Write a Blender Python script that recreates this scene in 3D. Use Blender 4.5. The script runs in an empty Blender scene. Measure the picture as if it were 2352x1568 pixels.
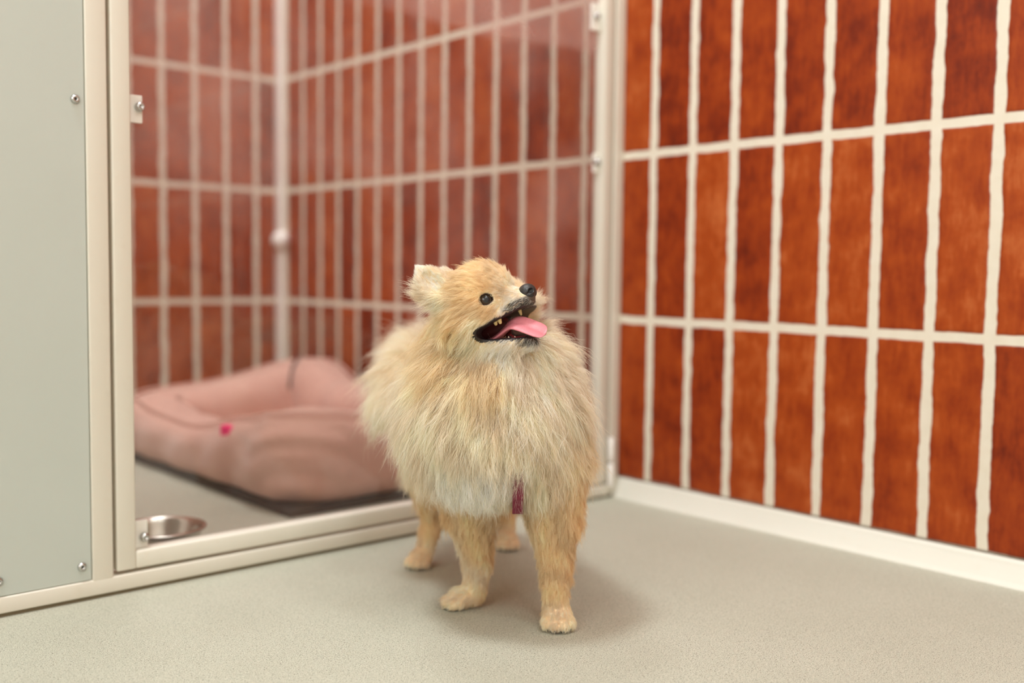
import bpy, bmesh, math
import numpy as np
from mathutils import Vector, Matrix, kdtree

rng = np.random.default_rng(7)
C = bpy.context.scene.collection
PI = math.pi

# ------------------------------------------------------------------ units
PITCH = 0.064                      # one tile column on the walls (m)
ROWH = 3.4524 * PITCH              # one tile row
ROW_Z = 3.8219 * PITCH             # height of a horizontal joint
TILE_BOTTOM = 0.4174 * PITCH
JOINT_Y = -0.8171 * PITCH          # a vertical joint on the right wall
BACK_Y = 14.6174 * PITCH           # back wall of the kennel
JOINT_X = -0.8353 * PITCH          # a vertical joint on the back wall
ROOM_X, ROOM_Y, ROOM_H = -2.5, -2.5, 2.45
KEN_X = -0.76                      # left wall of the kennel


def lin(r, g, b):
    f = lambda c: (c / 255 / 12.92) if c <= 10.31 else (((c / 255) + 0.055) / 1.055) ** 2.4
    return (f(r), f(g), f(b))


# ------------------------------------------------------------------ helpers
def setp(o, label=None, cat=None, group=None, kind=None):
    if label: o['label'] = label
    if cat: o['category'] = cat
    if group: o['group'] = group
    if kind: o['kind'] = kind
    return o


def empty(name, loc=(0, 0, 0)):
    o = bpy.data.objects.new(name, None)
    C.objects.link(o)
    o.location = loc
    o.empty_display_size = 0.02
    return o


def link(name, me, mat=None, parent=None):
    o = bpy.data.objects.new(name, me)
    C.objects.link(o)
    if mat is not None and not me.materials:
        me.materials.append(mat)
    if parent is not None:
        o.parent = parent
        pl = Vector((0, 0, 0))
        q = parent
        while q is not None:
            pl += q.location
            q = q.parent
        me.transform(Matrix.Translation(-pl))
    return o


def mesh_from(verts, faces, smooth=True):
    me = bpy.data.meshes.new('m')
    me.from_pydata([tuple(v) for v in verts], [], [tuple(f) for f in faces])
    me.update()
    if smooth:
        me.polygons.foreach_set('use_smooth', [True] * len(me.polygons))
    return me


def np_mesh(verts, quads, smooth=True):
    me = bpy.data.meshes.new('m')
    n, m = len(verts), len(quads)
    me.vertices.add(n)
    me.vertices.foreach_set('co', np.ascontiguousarray(verts, np.float32).ravel())
    me.loops.add(m * 4)
    me.loops.foreach_set('vertex_index', np.ascontiguousarray(quads, np.int32).ravel())
    me.polygons.add(m)
    me.polygons.foreach_set('loop_start', np.arange(0, m * 4, 4, dtype=np.int32))
    me.polygons.foreach_set('loop_total', np.full(m, 4, np.int32))
    me.update(calc_edges=True)
    me.validate()
    if smooth:
        me.polygons.foreach_set('use_smooth', [True] * len(me.polygons))
    return me


def bm_box(bm, lo, hi, bevel=0.0, seg=2):
    lo, hi = Vector(lo), Vector(hi)
    g = bmesh.ops.create_cube(bm, size=1.0)
    vs = g['verts']
    for v in vs:
        v.co = Vector((lo[i] + (v.co[i] + 0.5) * (hi[i] - lo[i]) for i in range(3)))
    if bevel > 0:
        es = list({e for v in vs for e in v.link_edges})
        bmesh.ops.bevel(bm, geom=es, offset=bevel, segments=seg, profile=0.5, affect='EDGES')


def box(name, lo, hi, mat, parent=None, bevel=0.0, seg=2):
    bm = bmesh.new()
    bm_box(bm, lo, hi, bevel, seg)
    me = bpy.data.meshes.new(name)
    bm.to_mesh(me)
    bm.free()
    return link(name, me, mat, parent)


def lathe(profile, seg=48, origin=(0, 0, 0), axis=(0, 0, 1)):
    q = Vector((0, 0, 1)).rotation_difference(Vector(axis))
    vs, fs = [], []
    n = len(profile)
    for i in range(seg):
        a = 2 * PI * i / seg
        for r, z in profile:
            p = q @ Vector((r * math.cos(a), r * math.sin(a), z))
            vs.append(p + Vector(origin))
    for i in range(seg):
        j = (i + 1) % seg
        for k in range(n - 1):
            fs.append((i * n + k, j * n + k, j * n + k + 1, i * n + k + 1))
    me = mesh_from(vs, fs)
    bm = bmesh.new()
    bm.from_mesh(me)
    bmesh.ops.remove_doubles(bm, verts=bm.verts, dist=1e-6)
    bmesh.ops.recalc_face_normals(bm, faces=bm.faces)
    bm.to_mesh(me)
    bm.free()
    return me


def tube(path, radius, seg=8, closed=False):
    path = [Vector(p) for p in path]
    n = len(path)
    rad = radius if hasattr(radius, '__len__') else [radius] * n
    vs, fs = [], []
    up = Vector((0, 0, 1))
    for i, p in enumerate(path):
        a = path[(i - 1) % n] if closed or i > 0 else p
        b = path[(i + 1) % n] if closed or i < n - 1 else p
        t = (b - a).normalized()
        s = t.cross(up)
        if s.length < 1e-4:
            s = t.cross(Vector((1, 0, 0)))
        s.normalize()
        w = s.cross(t)
        for k in range(seg):
            an = 2 * PI * k / seg
            vs.append(p + (s * math.cos(an) + w * math.sin(an)) * rad[i])
    m = n if closed else n - 1
    for i in range(m):
        j = (i + 1) % n
        for k in range(seg):
            l = (k + 1) % seg
            fs.append((i * seg + k, i * seg + l, j * seg + l, j * seg + k))
    if not closed:
        fs.append(tuple(range(seg))[::-1])
        fs.append(tuple((n - 1) * seg + k for k in range(seg)))
    return mesh_from(vs, fs)


# ------------------------------------------------------------------ node helpers
class NT:
    def __init__(self, name):
        self.m = bpy.data.materials.new(name)
        self.m.use_nodes = True
        self.t = self.m.node_tree
        self.b = self.t.nodes['Principled BSDF']
        self.out = self.t.nodes['Material Output']

    def n(self, typ, **kw):
        x = self.t.nodes.new(typ)
        for k, v in kw.items():
            setattr(x, k, v)
        return x

    def l(self, a, b):
        self.t.links.new(a, b)

    def math(self, op, a, b=None, c=None, clamp=False):
        x = self.n('ShaderNodeMath', operation=op)
        x.use_clamp = clamp
        for i, v in enumerate((a, b, c)):
            if v is None: continue
            if isinstance(v, (int, float)): x.inputs[i].default_value = v
            else: self.l(v, x.inputs[i])
        return x.outputs[0]

    def noise(self, vec, scale, detail=3, rough=0.55, dims='3D'):
        x = self.n('ShaderNodeTexNoise', noise_dimensions=dims)
        x.inputs['Scale'].default_value = scale
        x.inputs['Detail'].default_value = detail
        x.inputs['Roughness'].default_value = rough
        if vec is not None: self.l(vec, x.inputs['Vector'])
        return x

    def ramp(self, fac, stops):
        x = self.n('ShaderNodeValToRGB')
        while len(x.color_ramp.elements) < len(stops):
            x.color_ramp.elements.new(0.5)
        for e, (p, c) in zip(x.color_ramp.elements, stops):
            e.position = p
            e.color = (*c, 1) if len(c) == 3 else c
        self.l(fac, x.inputs[0])
        return x.outputs[0]

    def smooth(self, v, a, b):
        x = self.n('ShaderNodeMapRange', interpolation_type='SMOOTHSTEP')
        x.inputs['From Min'].default_value = a
        x.inputs['From Max'].default_value = b
        self.l(v, x.inputs['Value'])
        return x.outputs[0]

    def mix(self, fac, a, b, blend='MIX'):
        x = self.n('ShaderNodeMix', data_type='RGBA', blend_type=blend)
        for k, v in ((0, fac), (6, a), (7, b)):
            if isinstance(v, (int, float)): x.inputs[k].default_value = v
            elif isinstance(v, tuple): x.inputs[k].default_value = (*v, 1)
            else: self.l(v, x.inputs[k])
        return x.outputs[2]

    def coords(self):
        return self.n('ShaderNodeNewGeometry').outputs['Position']

    def bump(self, h, strength, dist, prev=None):
        x = self.n('ShaderNodeBump')
        x.inputs['Strength'].default_value = strength
        x.inputs['Distance'].default_value = dist
        self.l(h, x.inputs['Height'])
        if prev is not None: self.l(prev, x.inputs['Normal'])
        return x.outputs[0]


def simple(name, col, rough=0.5, metal=0.0, **kw):
    t = NT(name)
    t.b.inputs['Base Color'].default_value = (*col, 1)
    t.b.inputs['Roughness'].default_value = rough
    t.b.inputs['Metallic'].default_value = metal
    for k, v in kw.items():
        t.b.inputs[k].default_value = v
    return t.m


def tile_material(name, axis, j0):
    """hand-glazed terracotta tiles stacked upright with wide wavy pale joints; axis 0 = runs along x, 1 = along y"""
    t = NT(name)
    pos = t.coords()
    sep = t.n('ShaderNodeSeparateXYZ'); t.l(pos, sep.inputs[0])
    w1 = t.noise(pos, 26, 3, 0.6)
    w1s = t.n('ShaderNodeSeparateColor'); t.l(w1.outputs['Color'], w1s.inputs[0])
    along = t.math('DIVIDE', t.math('SUBTRACT', sep.outputs[axis], j0), PITCH)
    up = t.math('DIVIDE', t.math('SUBTRACT', sep.outputs[2], ROW_Z), ROWH)
    # tile id from clean coordinates
    ia, iu = t.math('FLOOR', along), t.math('FLOOR', up)
    idv = t.n('ShaderNodeCombineXYZ'); t.l(ia, idv.inputs[0]); t.l(iu, idv.inputs[1]); idv.inputs[2].default_value = 3.7 + axis
    wn = t.n('ShaderNodeTexWhiteNoise', noise_dimensions='3D'); t.l(idv.outputs[0], wn.inputs['Vector'])
    wv = t.math('MULTIPLY_ADD', w1s.outputs[0], 0.085, -0.0425)
    wu = t.math('MULTIPLY_ADD', w1s.outputs[1], 0.018, -0.009)
    # distance to the nearest joint in pitch units; each edge of a tile wobbles on its own
    fa = t.math('SUBTRACT', t.math('FRACT', t.math('ADD', along, wv)), 0.5)
    fu = t.math('SUBTRACT', t.math('FRACT', t.math('ADD', up, wu)), 0.5)
    side = t.math('MULTIPLY_ADD', t.noise(pos, 34, 2).outputs['Fac'], 0.075, -0.0375)
    da = t.math('ADD', t.math('SUBTRACT', 0.5, t.math('ABSOLUTE', fa)), side)
    du = t.math('MULTIPLY', t.math('SUBTRACT', 0.5, t.math('ABSOLUTE', fu)), ROWH / PITCH)
    d = t.math('MINIMUM', t.math('SUBTRACT', da, 0.086), t.math('SUBTRACT', du, 0.078))
    mask = t.smooth(d, -0.006, 0.014)              # 1 on tile
    # glaze colour
    n1 = t.noise(pos, 22, 4, 0.6).outputs['Fac']
    st = t.n('ShaderNodeMapping'); st.inputs['Scale'].default_value = (150, 150, 34); t.l(pos, st.inputs[0])
    n2 = t.noise(st.outputs[0], 1, 4, 0.65).outputs['Fac']
    v = t.math('ADD', t.math('MULTIPLY', n1, 0.55), t.math('ADD', t.math('MULTIPLY', n2, 0.34), t.math('MULTIPLY_ADD', wn.outputs['Value'], 0.20, 0.055)))
    glaze = t.ramp(v, [(0.33, lin(74, 20, 7)), (0.46, lin(114, 36, 9)), (0.56, lin(140, 52, 13)), (0.68, lin(160, 68, 19)), (0.84, lin(188, 102, 52))])
    rim = t.smooth(d, 0.0, 0.10)
    glaze = t.mix(t.math('MULTIPLY', t.math('SUBTRACT', 1.0, rim), 0.22), glaze, lin(120, 34, 12))
    grout = t.mix(t.noise(pos, 60, 3).outputs['Fac'], lin(226, 220, 206), lin(214, 205, 186))
    col = t.mix(mask, grout, glaze)
    # dark caulk line with the tile edge's shadow painted in, above the cove
    caulk_shade = t.math('SUBTRACT', 1.0, t.smooth(sep.outputs[2], TILE_BOTTOM + 0.0005, TILE_BOTTOM + 0.0042))
    col = t.mix(t.math('MULTIPLY', caulk_shade, 0.85), col, lin(70, 52, 34))
    t.l(col, t.b.inputs['Base Color'])
    r = t.math('MULTIPLY_ADD', mask, -0.42, 0.85)
    t.l(r, t.b.inputs['Roughness'])
    h = t.math('ADD', t.math('MULTIPLY', t.smooth(d, -0.01, 0.05), 1.0), t.math('MULTIPLY', n2, 0.25))
    h = t.math('ADD', h, t.math('MULTIPLY', n1, 0.6))
    t.l(t.bump(h, 0.55, 0.0012), t.b.inputs['Normal'])
    t.b.inputs['Specular IOR Level'].default_value = 0.25
    return t.m


M = {}
M['tile_y'] = tile_material('glazed_tiles_right', 1, JOINT_Y)
M['tile_x'] = tile_material('glazed_tiles_back', 0, JOINT_X)


def floor_material():
    t = NT('speckled_floor')
    pos = t.coords()
    sp = t.noise(pos, 1450, 2, 0.6).outputs['Fac']
    sp2 = t.noise(pos, 700, 2, 0.6).outputs['Fac']
    big = t.noise(pos, 9, 3).outputs['Fac']
    base = t.mix(big, lin(190, 190, 174), lin(179, 179, 162))
    k = t.math('MAXIMUM', t.smooth(sp, 0.56, 0.62), t.math('MULTIPLY', t.smooth(sp2, 0.59, 0.67), 0.9))
    c = t.mix(t.math('MULTIPLY', k, 0.85), base, lin(62, 52, 42))
    light = t.smooth(t.noise(pos, 610, 1).outputs['Fac'], 0.60, 0.72)
    c = t.mix(t.math('MULTIPLY', light, 0.35), c, lin(232, 228, 214))
    t.l(c, t.b.inputs['Base Color'])
    t.b.inputs['Roughness'].default_value = 0.62
    t.b.inputs['Specular IOR Level'].default_value = 0.35
    t.l(t.bump(sp, 0.4, 0.0006), t.b.inputs['Normal'])
    return t.m


def enamel(name, a, b, rough=0.42, stain=0.25):
    t = NT(name)
    pos = t.coords()
    n = t.noise(pos, 7, 4).outputs['Fac']
    c = t.mix(n, a, b)
    s = t.smooth(t.noise(pos, 31, 4, 0.65).outputs['Fac'], 0.58, 0.78)
    c = t.mix(t.math('MULTIPLY', s, stain), c, lin(196, 178, 146))
    t.l(c, t.b.inputs['Base Color'])
    t.b.inputs['Roughness'].default_value = rough
    return t.m


M['floor'] = floor_material()
M['frame'] = enamel('cream_enamel', lin(224, 220, 209), lin(216, 211, 196), 0.40, 0.22)
M['panel'] = enamel('grey_panel', lin(190, 197, 190), lin(184, 191, 183), 0.5, 0.05)
M['paint'] = enamel('white_paint', lin(238, 234, 226), lin(232, 228, 220), 0.7, 0.0)
M['cove'] = enamel('cove_white', lin(226, 225, 216), lin(220, 219, 208), 0.45, 0.10)
M['trim'] = simple('white_plastic', lin(250, 248, 244), 0.35)
M['clip'] = simple('clip_plastic', lin(236, 234, 226), 0.4)
M['steel'] = simple('steel_screw', (0.55, 0.55, 0.54), 0.22, 1.0)
M['socket'] = simple('socket_dark', (0.02, 0.02, 0.02), 0.6)
M['gap'] = simple('dark_gap', lin(120, 108, 84), 0.8)


def glass_material():
    t = NT('painted_haze_glass')
    pos = t.coords()
    t.t.nodes.remove(t.b)
    tr = t.n('ShaderNodeBsdfTransparent'); tr.inputs[0].default_value = (0.955, 0.955, 0.95, 1)
    gl = t.n('ShaderNodeBsdfGlossy'); gl.inputs['Roughness'].default_value = 0.02
    lw = t.n('ShaderNodeLayerWeight'); lw.inputs[0].default_value = 0.5
    fre = t.math('MULTIPLY_ADD', t.math('POWER', lw.outputs['Facing'], 5.0), 0.96, 0.04)
    mx = t.n('ShaderNodeMixShader'); t.l(fre, mx.inputs[0]); t.l(tr.outputs[0], mx.inputs[1]); t.l(gl.outputs[0], mx.inputs[2])
    # pinkish reflection haze painted onto the pane as soft cloudy patches
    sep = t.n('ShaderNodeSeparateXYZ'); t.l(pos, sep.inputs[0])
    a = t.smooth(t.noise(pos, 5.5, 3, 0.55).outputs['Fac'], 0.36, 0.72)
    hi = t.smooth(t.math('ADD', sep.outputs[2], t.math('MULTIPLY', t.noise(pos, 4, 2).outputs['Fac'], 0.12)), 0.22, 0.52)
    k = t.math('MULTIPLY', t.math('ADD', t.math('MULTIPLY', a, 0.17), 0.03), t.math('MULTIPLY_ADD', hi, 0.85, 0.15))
    # painted band of reflected haze across the top of the pane
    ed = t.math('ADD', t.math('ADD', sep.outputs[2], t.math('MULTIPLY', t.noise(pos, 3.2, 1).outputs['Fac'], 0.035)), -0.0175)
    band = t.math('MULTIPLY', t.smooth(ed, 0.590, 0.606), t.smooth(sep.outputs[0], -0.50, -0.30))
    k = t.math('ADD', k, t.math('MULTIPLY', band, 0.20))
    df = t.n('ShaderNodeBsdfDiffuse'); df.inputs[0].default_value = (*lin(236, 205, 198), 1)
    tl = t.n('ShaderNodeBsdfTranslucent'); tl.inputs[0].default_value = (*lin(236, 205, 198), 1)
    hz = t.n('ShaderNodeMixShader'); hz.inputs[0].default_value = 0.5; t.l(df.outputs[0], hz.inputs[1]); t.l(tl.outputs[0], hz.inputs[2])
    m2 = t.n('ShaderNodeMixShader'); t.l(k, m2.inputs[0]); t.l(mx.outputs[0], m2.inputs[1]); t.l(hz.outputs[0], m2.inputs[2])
    t.l(m2.outputs[0], t.out.inputs[0])
    return t.m


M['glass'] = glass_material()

# ------------------------------------------------------------------ the setting
T = 0.08
box('floor', (ROOM_X - T, ROOM_Y - T, -T), (T, BACK_Y + T, 0), M['floor'])['kind'] = 'structure'
box('ceiling', (ROOM_X - T, ROOM_Y - T, ROOM_H), (T, BACK_Y + T, ROOM_H + T), M['paint'])['kind'] = 'structure'
box('wall_right', (0, ROOM_Y, 0), (T, BACK_Y + T, ROOM_H), M['tile_y'])['kind'] = 'structure'
box('wall_back', (ROOM_X, BACK_Y, 0), (0, BACK_Y + T, ROOM_H), M['tile_x'])['kind'] = 'structure'
box('wall_left', (ROOM_X - T, ROOM_Y, 0), (ROOM_X, BACK_Y + T, ROOM_H), M['paint'])['kind'] = 'structure'
box('wall_front', (ROOM_X - T, ROOM_Y - T, 0), (T, ROOM_Y, ROOM_H), M['paint'])['kind'] = 'structure'


def cove(name, a, b, inward):
    """sloped cove skirting between tiles and floor; a->b runs along the wall, inward = into the room"""
    a, b, inw = Vector(a), Vector(b), Vector(inward)
    prof = [(0.0, 0.0), (0.0145, 0.0), (0.0140, 0.0012), (0.0118, 0.0050), (0.0085, 0.0125), (0.0055, 0.0200),
            (0.0042, TILE_BOTTOM - 0.0025), (0.0030, TILE_BOTTOM - 0.0008), (0.0, TILE_BOTTOM - 0.0002)]
    vs = [p + inw * x + Vector((0, 0, z)) for p in (a, b) for x, z in prof]
    n = len(prof)
    fs = [(k, (k + 1) % n, n + (k + 1) % n, n + k) for k in range(n)] + [tuple(range(n))[::-1], tuple(range(n, 2 * n))]
    me = mesh_from(vs, fs, False)
    bm = bmesh.new(); bm.from_mesh(me); bmesh.ops.recalc_face_normals(bm, faces=bm.faces); bm.to_mesh(me); bm.free()
    o = link(name, me, M['cove'])
    o['kind'] = 'structure'
    return o


cove('baseboard_right', (0, ROOM_Y, 0), (0, -0.0005, 0), (-1, 0, 0))
cove('baseboard_kennel', (0, 0.03, 0), (0, BACK_Y - 0.026, 0), (-1, 0, 0))
cove('baseboard_back', (KEN_X + 0.02, BACK_Y, 0), (-0.0135, BACK_Y, 0), (0, -1, 0))

# white corner trim inside the kennel, with the clip that holds it
bm = bmesh.new()
bm_box(bm, (-0.0135, BACK_Y - 0.026, 0.0), (-0.0002, BACK_Y - 0.0002, 2.2), 0.004, 3)
me = bpy.data.meshes.new('trim'); bm.to_mesh(me); bm.free()
me.polygons.foreach_set('use_smooth', [True] * len(me.polygons))
tr1 = link('trim_1', me, M['trim']); tr1['kind'] = 'structure'
prof = [(0.0, 0.016), (0.008, 0.0152), (0.0145, 0.011), (0.0175, 0.004), (0.0175, -0.006), (0.015, -0.010), (0.0, -0.010)]
link('clip', lathe(prof, 32, (-0.012, BACK_Y - 0.024, 0.3665), (-0.72, -0.69, 0.0)), M['trim'], tr1)

# ------------------------------------------------------------------ kennel front: fixed frame
XL, XP, XD, XG = [v * PITCH for v in (-11.1931, -10.8921, -10.8367, -10.5489)]
ZR, ZD, ZG = [v * PITCH for v in (0.2842, 0.3346, 0.6007)]
FX0 = -2.05
FH = 1.32


def smooth_by_angle(o, ang=0.6):
    me = o.data
    me.polygons.foreach_set('use_smooth', [True] * len(me.polygons))
    me.set_sharp_from_angle(angle=ang) if hasattr(me, 'set_sharp_from_angle') else None


fr = empty('kennel_frame', (-0.7, 0.012, 0))
setp(fr, 'fixed cream square-tube kennel frame standing on the floor around the glass door', 'frame')
for nm, lo, hi in [('post', (XL, 0, ZR - 0.0016), (XP, 0.028, FH)),
                   ('post', (-0.0185, 0, ZR - 0.0016), (-0.0004, 0.028, FH)),
                   ('post', (FX0, 0, ZR - 0.0016), (FX0 + 0.02, 0.028, FH)),
                   ('bottom_rail', (FX0, 0, 0.0035), (-0.0004, 0.028, ZR)),
                   ('top_rail', (FX0, 0.0003, FH), (-0.0004, 0.0277, FH + 0.02))]:
    smooth_by_angle(box(nm, lo, hi, M['frame'], fr, 0.0015, 3))
box('gap_shade_strip', (FX0 + 0.002, 0.003, 0), (-0.001, 0.026, 0.0037), M['gap'], fr)['label'] = 'dark strip standing in for the shaded gap under the frame'  # strip coloured dark for the shaded gap under the bottom rail


def screw(parent, p, r=0.0042, label=None, axis=(0, -1, 0)):
    prof = [(0.0, r * 0.30), (r * 0.30, r * 0.34), (r * 0.36, r * 0.62), (r * 0.62, r * 0.56), (r * 0.9, r * 0.3), (r, 0.0), (r, -0.0006), (0, -0.0006)]
    o = link('screw', lathe(prof, 28, p, axis), M['steel'], parent)
    ax = Vector(axis)
    s = link('socket', lathe([(0.0, r * 0.36), (r * 0.30, r * 0.36), (r * 0.30, 0.0)], 6, p, axis), M['socket'])
    s.parent = o
    pl = parent.location
    s.data.transform(Matrix.Translation(-pl))
    return o


PZ = 0.2916 * PITCH
pan = empty('solid_panel', (-1.3, 0.004, 0))
setp(pan, 'flat pale grey solid panel left of the glass door with hex socket screws', 'panel')
smooth_by_angle(box('sheet', (FX0 + 0.0215, 0.0015, PZ), (XL - 0.0006, 0.009, FH - 0.0015), M['panel'], pan, 0.0006, 1))
PANEL_SCREWS = [(-0.7335, 0.4408), (-0.7335, 0.0322), (-0.8330, 0.0322), (-0.7335, 0.85), (-0.95, 0.0322)]

# ------------------------------------------------------------------ glass door
door = empty('glass_kennel_door', (-0.36, 0.014, ZD))
setp(door, 'cream framed glass kennel door between the grey panel and the tiled wall', 'door')
XR0, XR1 = -0.0405, -0.0232
DY0, DY1 = 0.0008, 0.0195
ztop = FH - 0.004
for nm, lo, hi in [('stile', (XD, DY0, ZD), (XG, DY1, ztop)), ('stile', (XR0, DY0, ZD), (XR1, DY1, ztop)),
                   ('rail', (XG - 0.0003, DY0 + 0.0003, ZD), (XR0 + 0.0003, DY1 - 0.0003, ZG)),
                   ('rail', (XG - 0.0003, DY0 + 0.0003, ztop - 0.02), (XR0 + 0.0003, DY1 - 0.0003, ztop))]:
    smooth_by_angle(box(nm, lo, hi, M['frame'], door, 0.0020, 3))
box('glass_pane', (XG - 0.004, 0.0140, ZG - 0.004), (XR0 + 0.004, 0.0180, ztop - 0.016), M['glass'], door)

clip_spots = []     # filled below


def glass_clip(x0, x1, z0, z1, sx, sz):
    c = box('glass_clip', (x0, 0.0095, z0), (x1, 0.0138, z1), M['clip'], door, 0.0006, 2)
    r = 0.0044
    prof = [(0.0, r * 0.55), (r * 0.30, r * 0.55), (r * 0.36, r * 0.95), (r * 0.7, r * 0.85), (r * 0.95, r * 0.45), (r, 0.0), (r, -0.0035), (0, -0.0035)]
    o = link('screw', lathe(prof, 28, (sx, 0.0075, sz), (0, -1, 0)), M['steel'])
    o.parent = c
    o.data.transform(Matrix.Translation(-door.location))


def hinge(z0, z1):
    link('hinge', lathe([(0, z0), (0.0034, z0), (0.0040, z0 + 0.001), (0.0040, z1 - 0.001), (0.0034, z1), (0, z1)], 24, (-0.0210, -0.0046, 0)), M['trim'], door)


for x, z in [(-0.725, 0.456), (-0.7255, 0.0325), (-0.797, 0.0325), (-0.725, 0.88), (-0.797, 0.88)]:
    screw(pan, (x, 0.0015, z))
glass_clip(XG - 0.004, -0.6608, 0.4420, 0.4676, -0.6640, 0.4568)
glass_clip(XG - 0.004, -0.6605, 0.0385, 0.0650, -0.6645, 0.0490)
glass_clip(-0.0480, XR0 + 0.003, 0.4415, 0.4670, -0.0455, 0.4550)
glass_clip(-0.0480, XR0 + 0.003, 0.0400, 0.0620, -0.0455, 0.0510)
glass_clip(-0.0560, XR0 + 0.003, 0.6270, 0.6620, -0.0500, 0.6450)
hinge(0.0155, 0.0475)
hinge(0.0505, 0.0830)
# ------------------------------------------------------------------ pet bed
def bed_material():
    t = NT('pink_velour')
    pos = t.coords()
    n = t.noise(pos, 30, 4, 0.6).outputs['Fac']
    c = t.mix(n, lin(214, 172, 158), lin(198, 152, 138))
    t.l(c, t.b.inputs['Base Color'])
    t.b.inputs['Roughness'].default_value = 0.85
    t.b.inputs['Sheen Weight'].default_value = 0.35
    t.b.inputs['Sheen Roughness'].default_value = 0.5
    t.l(t.bump(t.noise(pos, 240, 3).outputs['Fac'], 0.3, 0.001), t.b.inputs['Normal'])
    return t.m


M['bed'] = bed_material()
M['bed_dark'] = simple('black_underside', lin(46, 42, 40), 0.8)
M['piping'] = simple('dusty_pink_piping', lin(224, 184, 172), 0.8)
M['seam'] = simple('dark_seam', lin(70, 48, 48), 0.9)
M['tag'] = simple('hot_pink_label', lin(255, 40, 130), 0.6)

BX0, BX1, BY0, BY1 = -0.425, -0.042, 0.158, 0.745
bed = empty('pet_bed', ((BX0 + BX1) / 2, (BY0 + BY1) / 2, 0))
setp(bed, 'dusty pink soft pet bed with puffy raised sides on the floor behind the glass door', 'pet bed')


def bolster():
    cr = 0.032                       # corner radius of the centre line
    hw = 0.052
    x0, x1, y0, y1 = BX0 + hw, BX1 - hw, BY0 + hw, BY1 - hw
    pts = []
    corners = [(x0 + cr, y0 + cr, PI, 1.5 * PI), (x1 - cr, y0 + cr, 1.5 * PI, 2 * PI), (x1 - cr, y1 - cr, 0, 0.5 * PI), (x0 + cr, y1 - cr, 0.5 * PI, PI)]
    for ci, (cx, cy, a0, a1) in enumerate(corners):
        for k in range(17):
            a = a0 + (a1 - a0) * k / 16
            pts.append((cx + cr * math.cos(a), cy + cr * math.sin(a), math.cos(a), math.sin(a)))
        nx = corners[(ci + 1) % 4]
        p0 = pts[-1]
        a = nx[2]
        p1 = (nx[0] + cr * math.cos(a), nx[1] + cr * math.sin(a))
        m = 22
        for k in range(1, m):
            u = k / m
            pts.append((p0[0] + (p1[0] - p0[0]) * u, p0[1] + (p1[1] - p0[1]) * u, p0[2], p0[3]))
    cor = [(BX0, BY0), (BX1, BY0), (BX1, BY1), (BX0, BY1)]
    vs, fs, pipe, seams = [], [], [], []
    anchors = [(BX0, BY0, 0.158), (BX0 + 0.03, 0.30, 0.110), (BX0 + 0.03, 0.46, 0.080), (BX0 + 0.03, 0.58, 0.086), (BX0, BY1, 0.112), (-0.28, BY1, 0.112),
               (-0.14, BY1, 0.130), (BX1, BY1, 0.172), (BX1, 0.46, 0.118), (BX1, BY0, 0.150), (-0.28, BY0, 0.118), (-0.17, BY0, 0.108)]
    NS = 56
    for (px, py, nx, ny) in pts:
        dc = min(math.hypot(px - c[0], py - c[1]) for c in cor)
        w = math.exp(-(dc / 0.10) ** 2)
        front = (abs(px - BX0) < 0.12 and py < 0.30)
        sw = sh = 0.0
        for (ax_, ay_, ah_) in anchors:
            ww = math.exp(-((px - ax_) ** 2 + (py - ay_) ** 2) / 0.0085) + 1e-5
            sw += ww; sh += ww * ah_
        h = sh / sw - 0.008
        oo = hw * (1.0 + 0.16 * w)
        for k in range(NS):
            a = 2 * PI * k / NS
            ca, sa = math.cos(a), math.sin(a)
            ex = 0.82 if sa > 0 else 0.5
            o = oo * math.copysign(abs(ca) ** ex, ca)
            z = 0.008 + h * (0.5 + 0.5 * math.copysign(abs(sa) ** (0.78 if sa > 0 else 0.62), sa))
            if ca > 0:               # outer face: puckers fanning out of the lower corners
                r = math.hypot(dc * 1.1, z)
                o += 0.0060 * math.sin(r * 330) * math.exp(-(dc / 0.12) ** 2) * ca * math.exp(-(z / 0.14) ** 2)
                o += 0.0030 * math.sin(px * 70 + py * 55 + z * 40) * ca
            else:
                o -= 0.004 * math.sin(px * 60 - py * 66 + z * 30)
            vs.append((px + nx * o, py + ny * o, z))
        zt = 0.012 + h * (0.5 + 0.5 * abs(math.sin(1.0)) ** 0.78)
        pipe.append((px + nx * (oo * math.cos(1.0) ** 0.82 + 0.0015), py + ny * (oo * math.cos(1.0) ** 0.82 + 0.0015), zt + 0.001))
    n = len(pts)
    for i in range(n):
        j = (i + 1) % n
        for k in range(NS):
            l = (k + 1) % NS
            fs.append((i * NS + k, j * NS + k, j * NS + l, i * NS + l))
    return mesh_from(vs, fs), pipe, vs, NS, n


me, pipe, bv, NS, NP = bolster()
bol = link('bolster', me, M['bed'], bed)
link('piping', tube(pipe, 0.0017, 8, True), M['piping'], bol)
# sewn corner seams, a dark line over the top and down the inside
for ci in (2,):
    i = ci * (17 + 21) + 8
    line = [Vector(bv[i * NS + k]) + Vector((0, 0, 0.0006)) for k in range(12, 27)]
    link('seam', tube(line, 0.0030, 8), M['seam'], bol)
# inner cushion
bm = bmesh.new()
bm_box(bm, (BX0 + 0.075, BY0 + 0.075, 0.012), (BX1 - 0.075, BY1 - 0.075, 0.044), 0.018, 4)
me = bpy.data.meshes.new('cushion'); bm.to_mesh(me); bm.free()
me.polygons.foreach_set('use_smooth', [True] * len(me.polygons))
link('cushion', me, M['bed'], bed)
bm = bmesh.new()
bm_box(bm, (BX0 + 0.006, BY0 + 0.006, 0.0), (BX1 - 0.006, BY1 - 0.006, 0.011), 0.004, 3)
me = bpy.data.meshes.new('base'); bm.to_mesh(me); bm.free()
link('base', me, M['bed_dark'], bed)['label'] = 'black underside of the bed'
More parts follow.
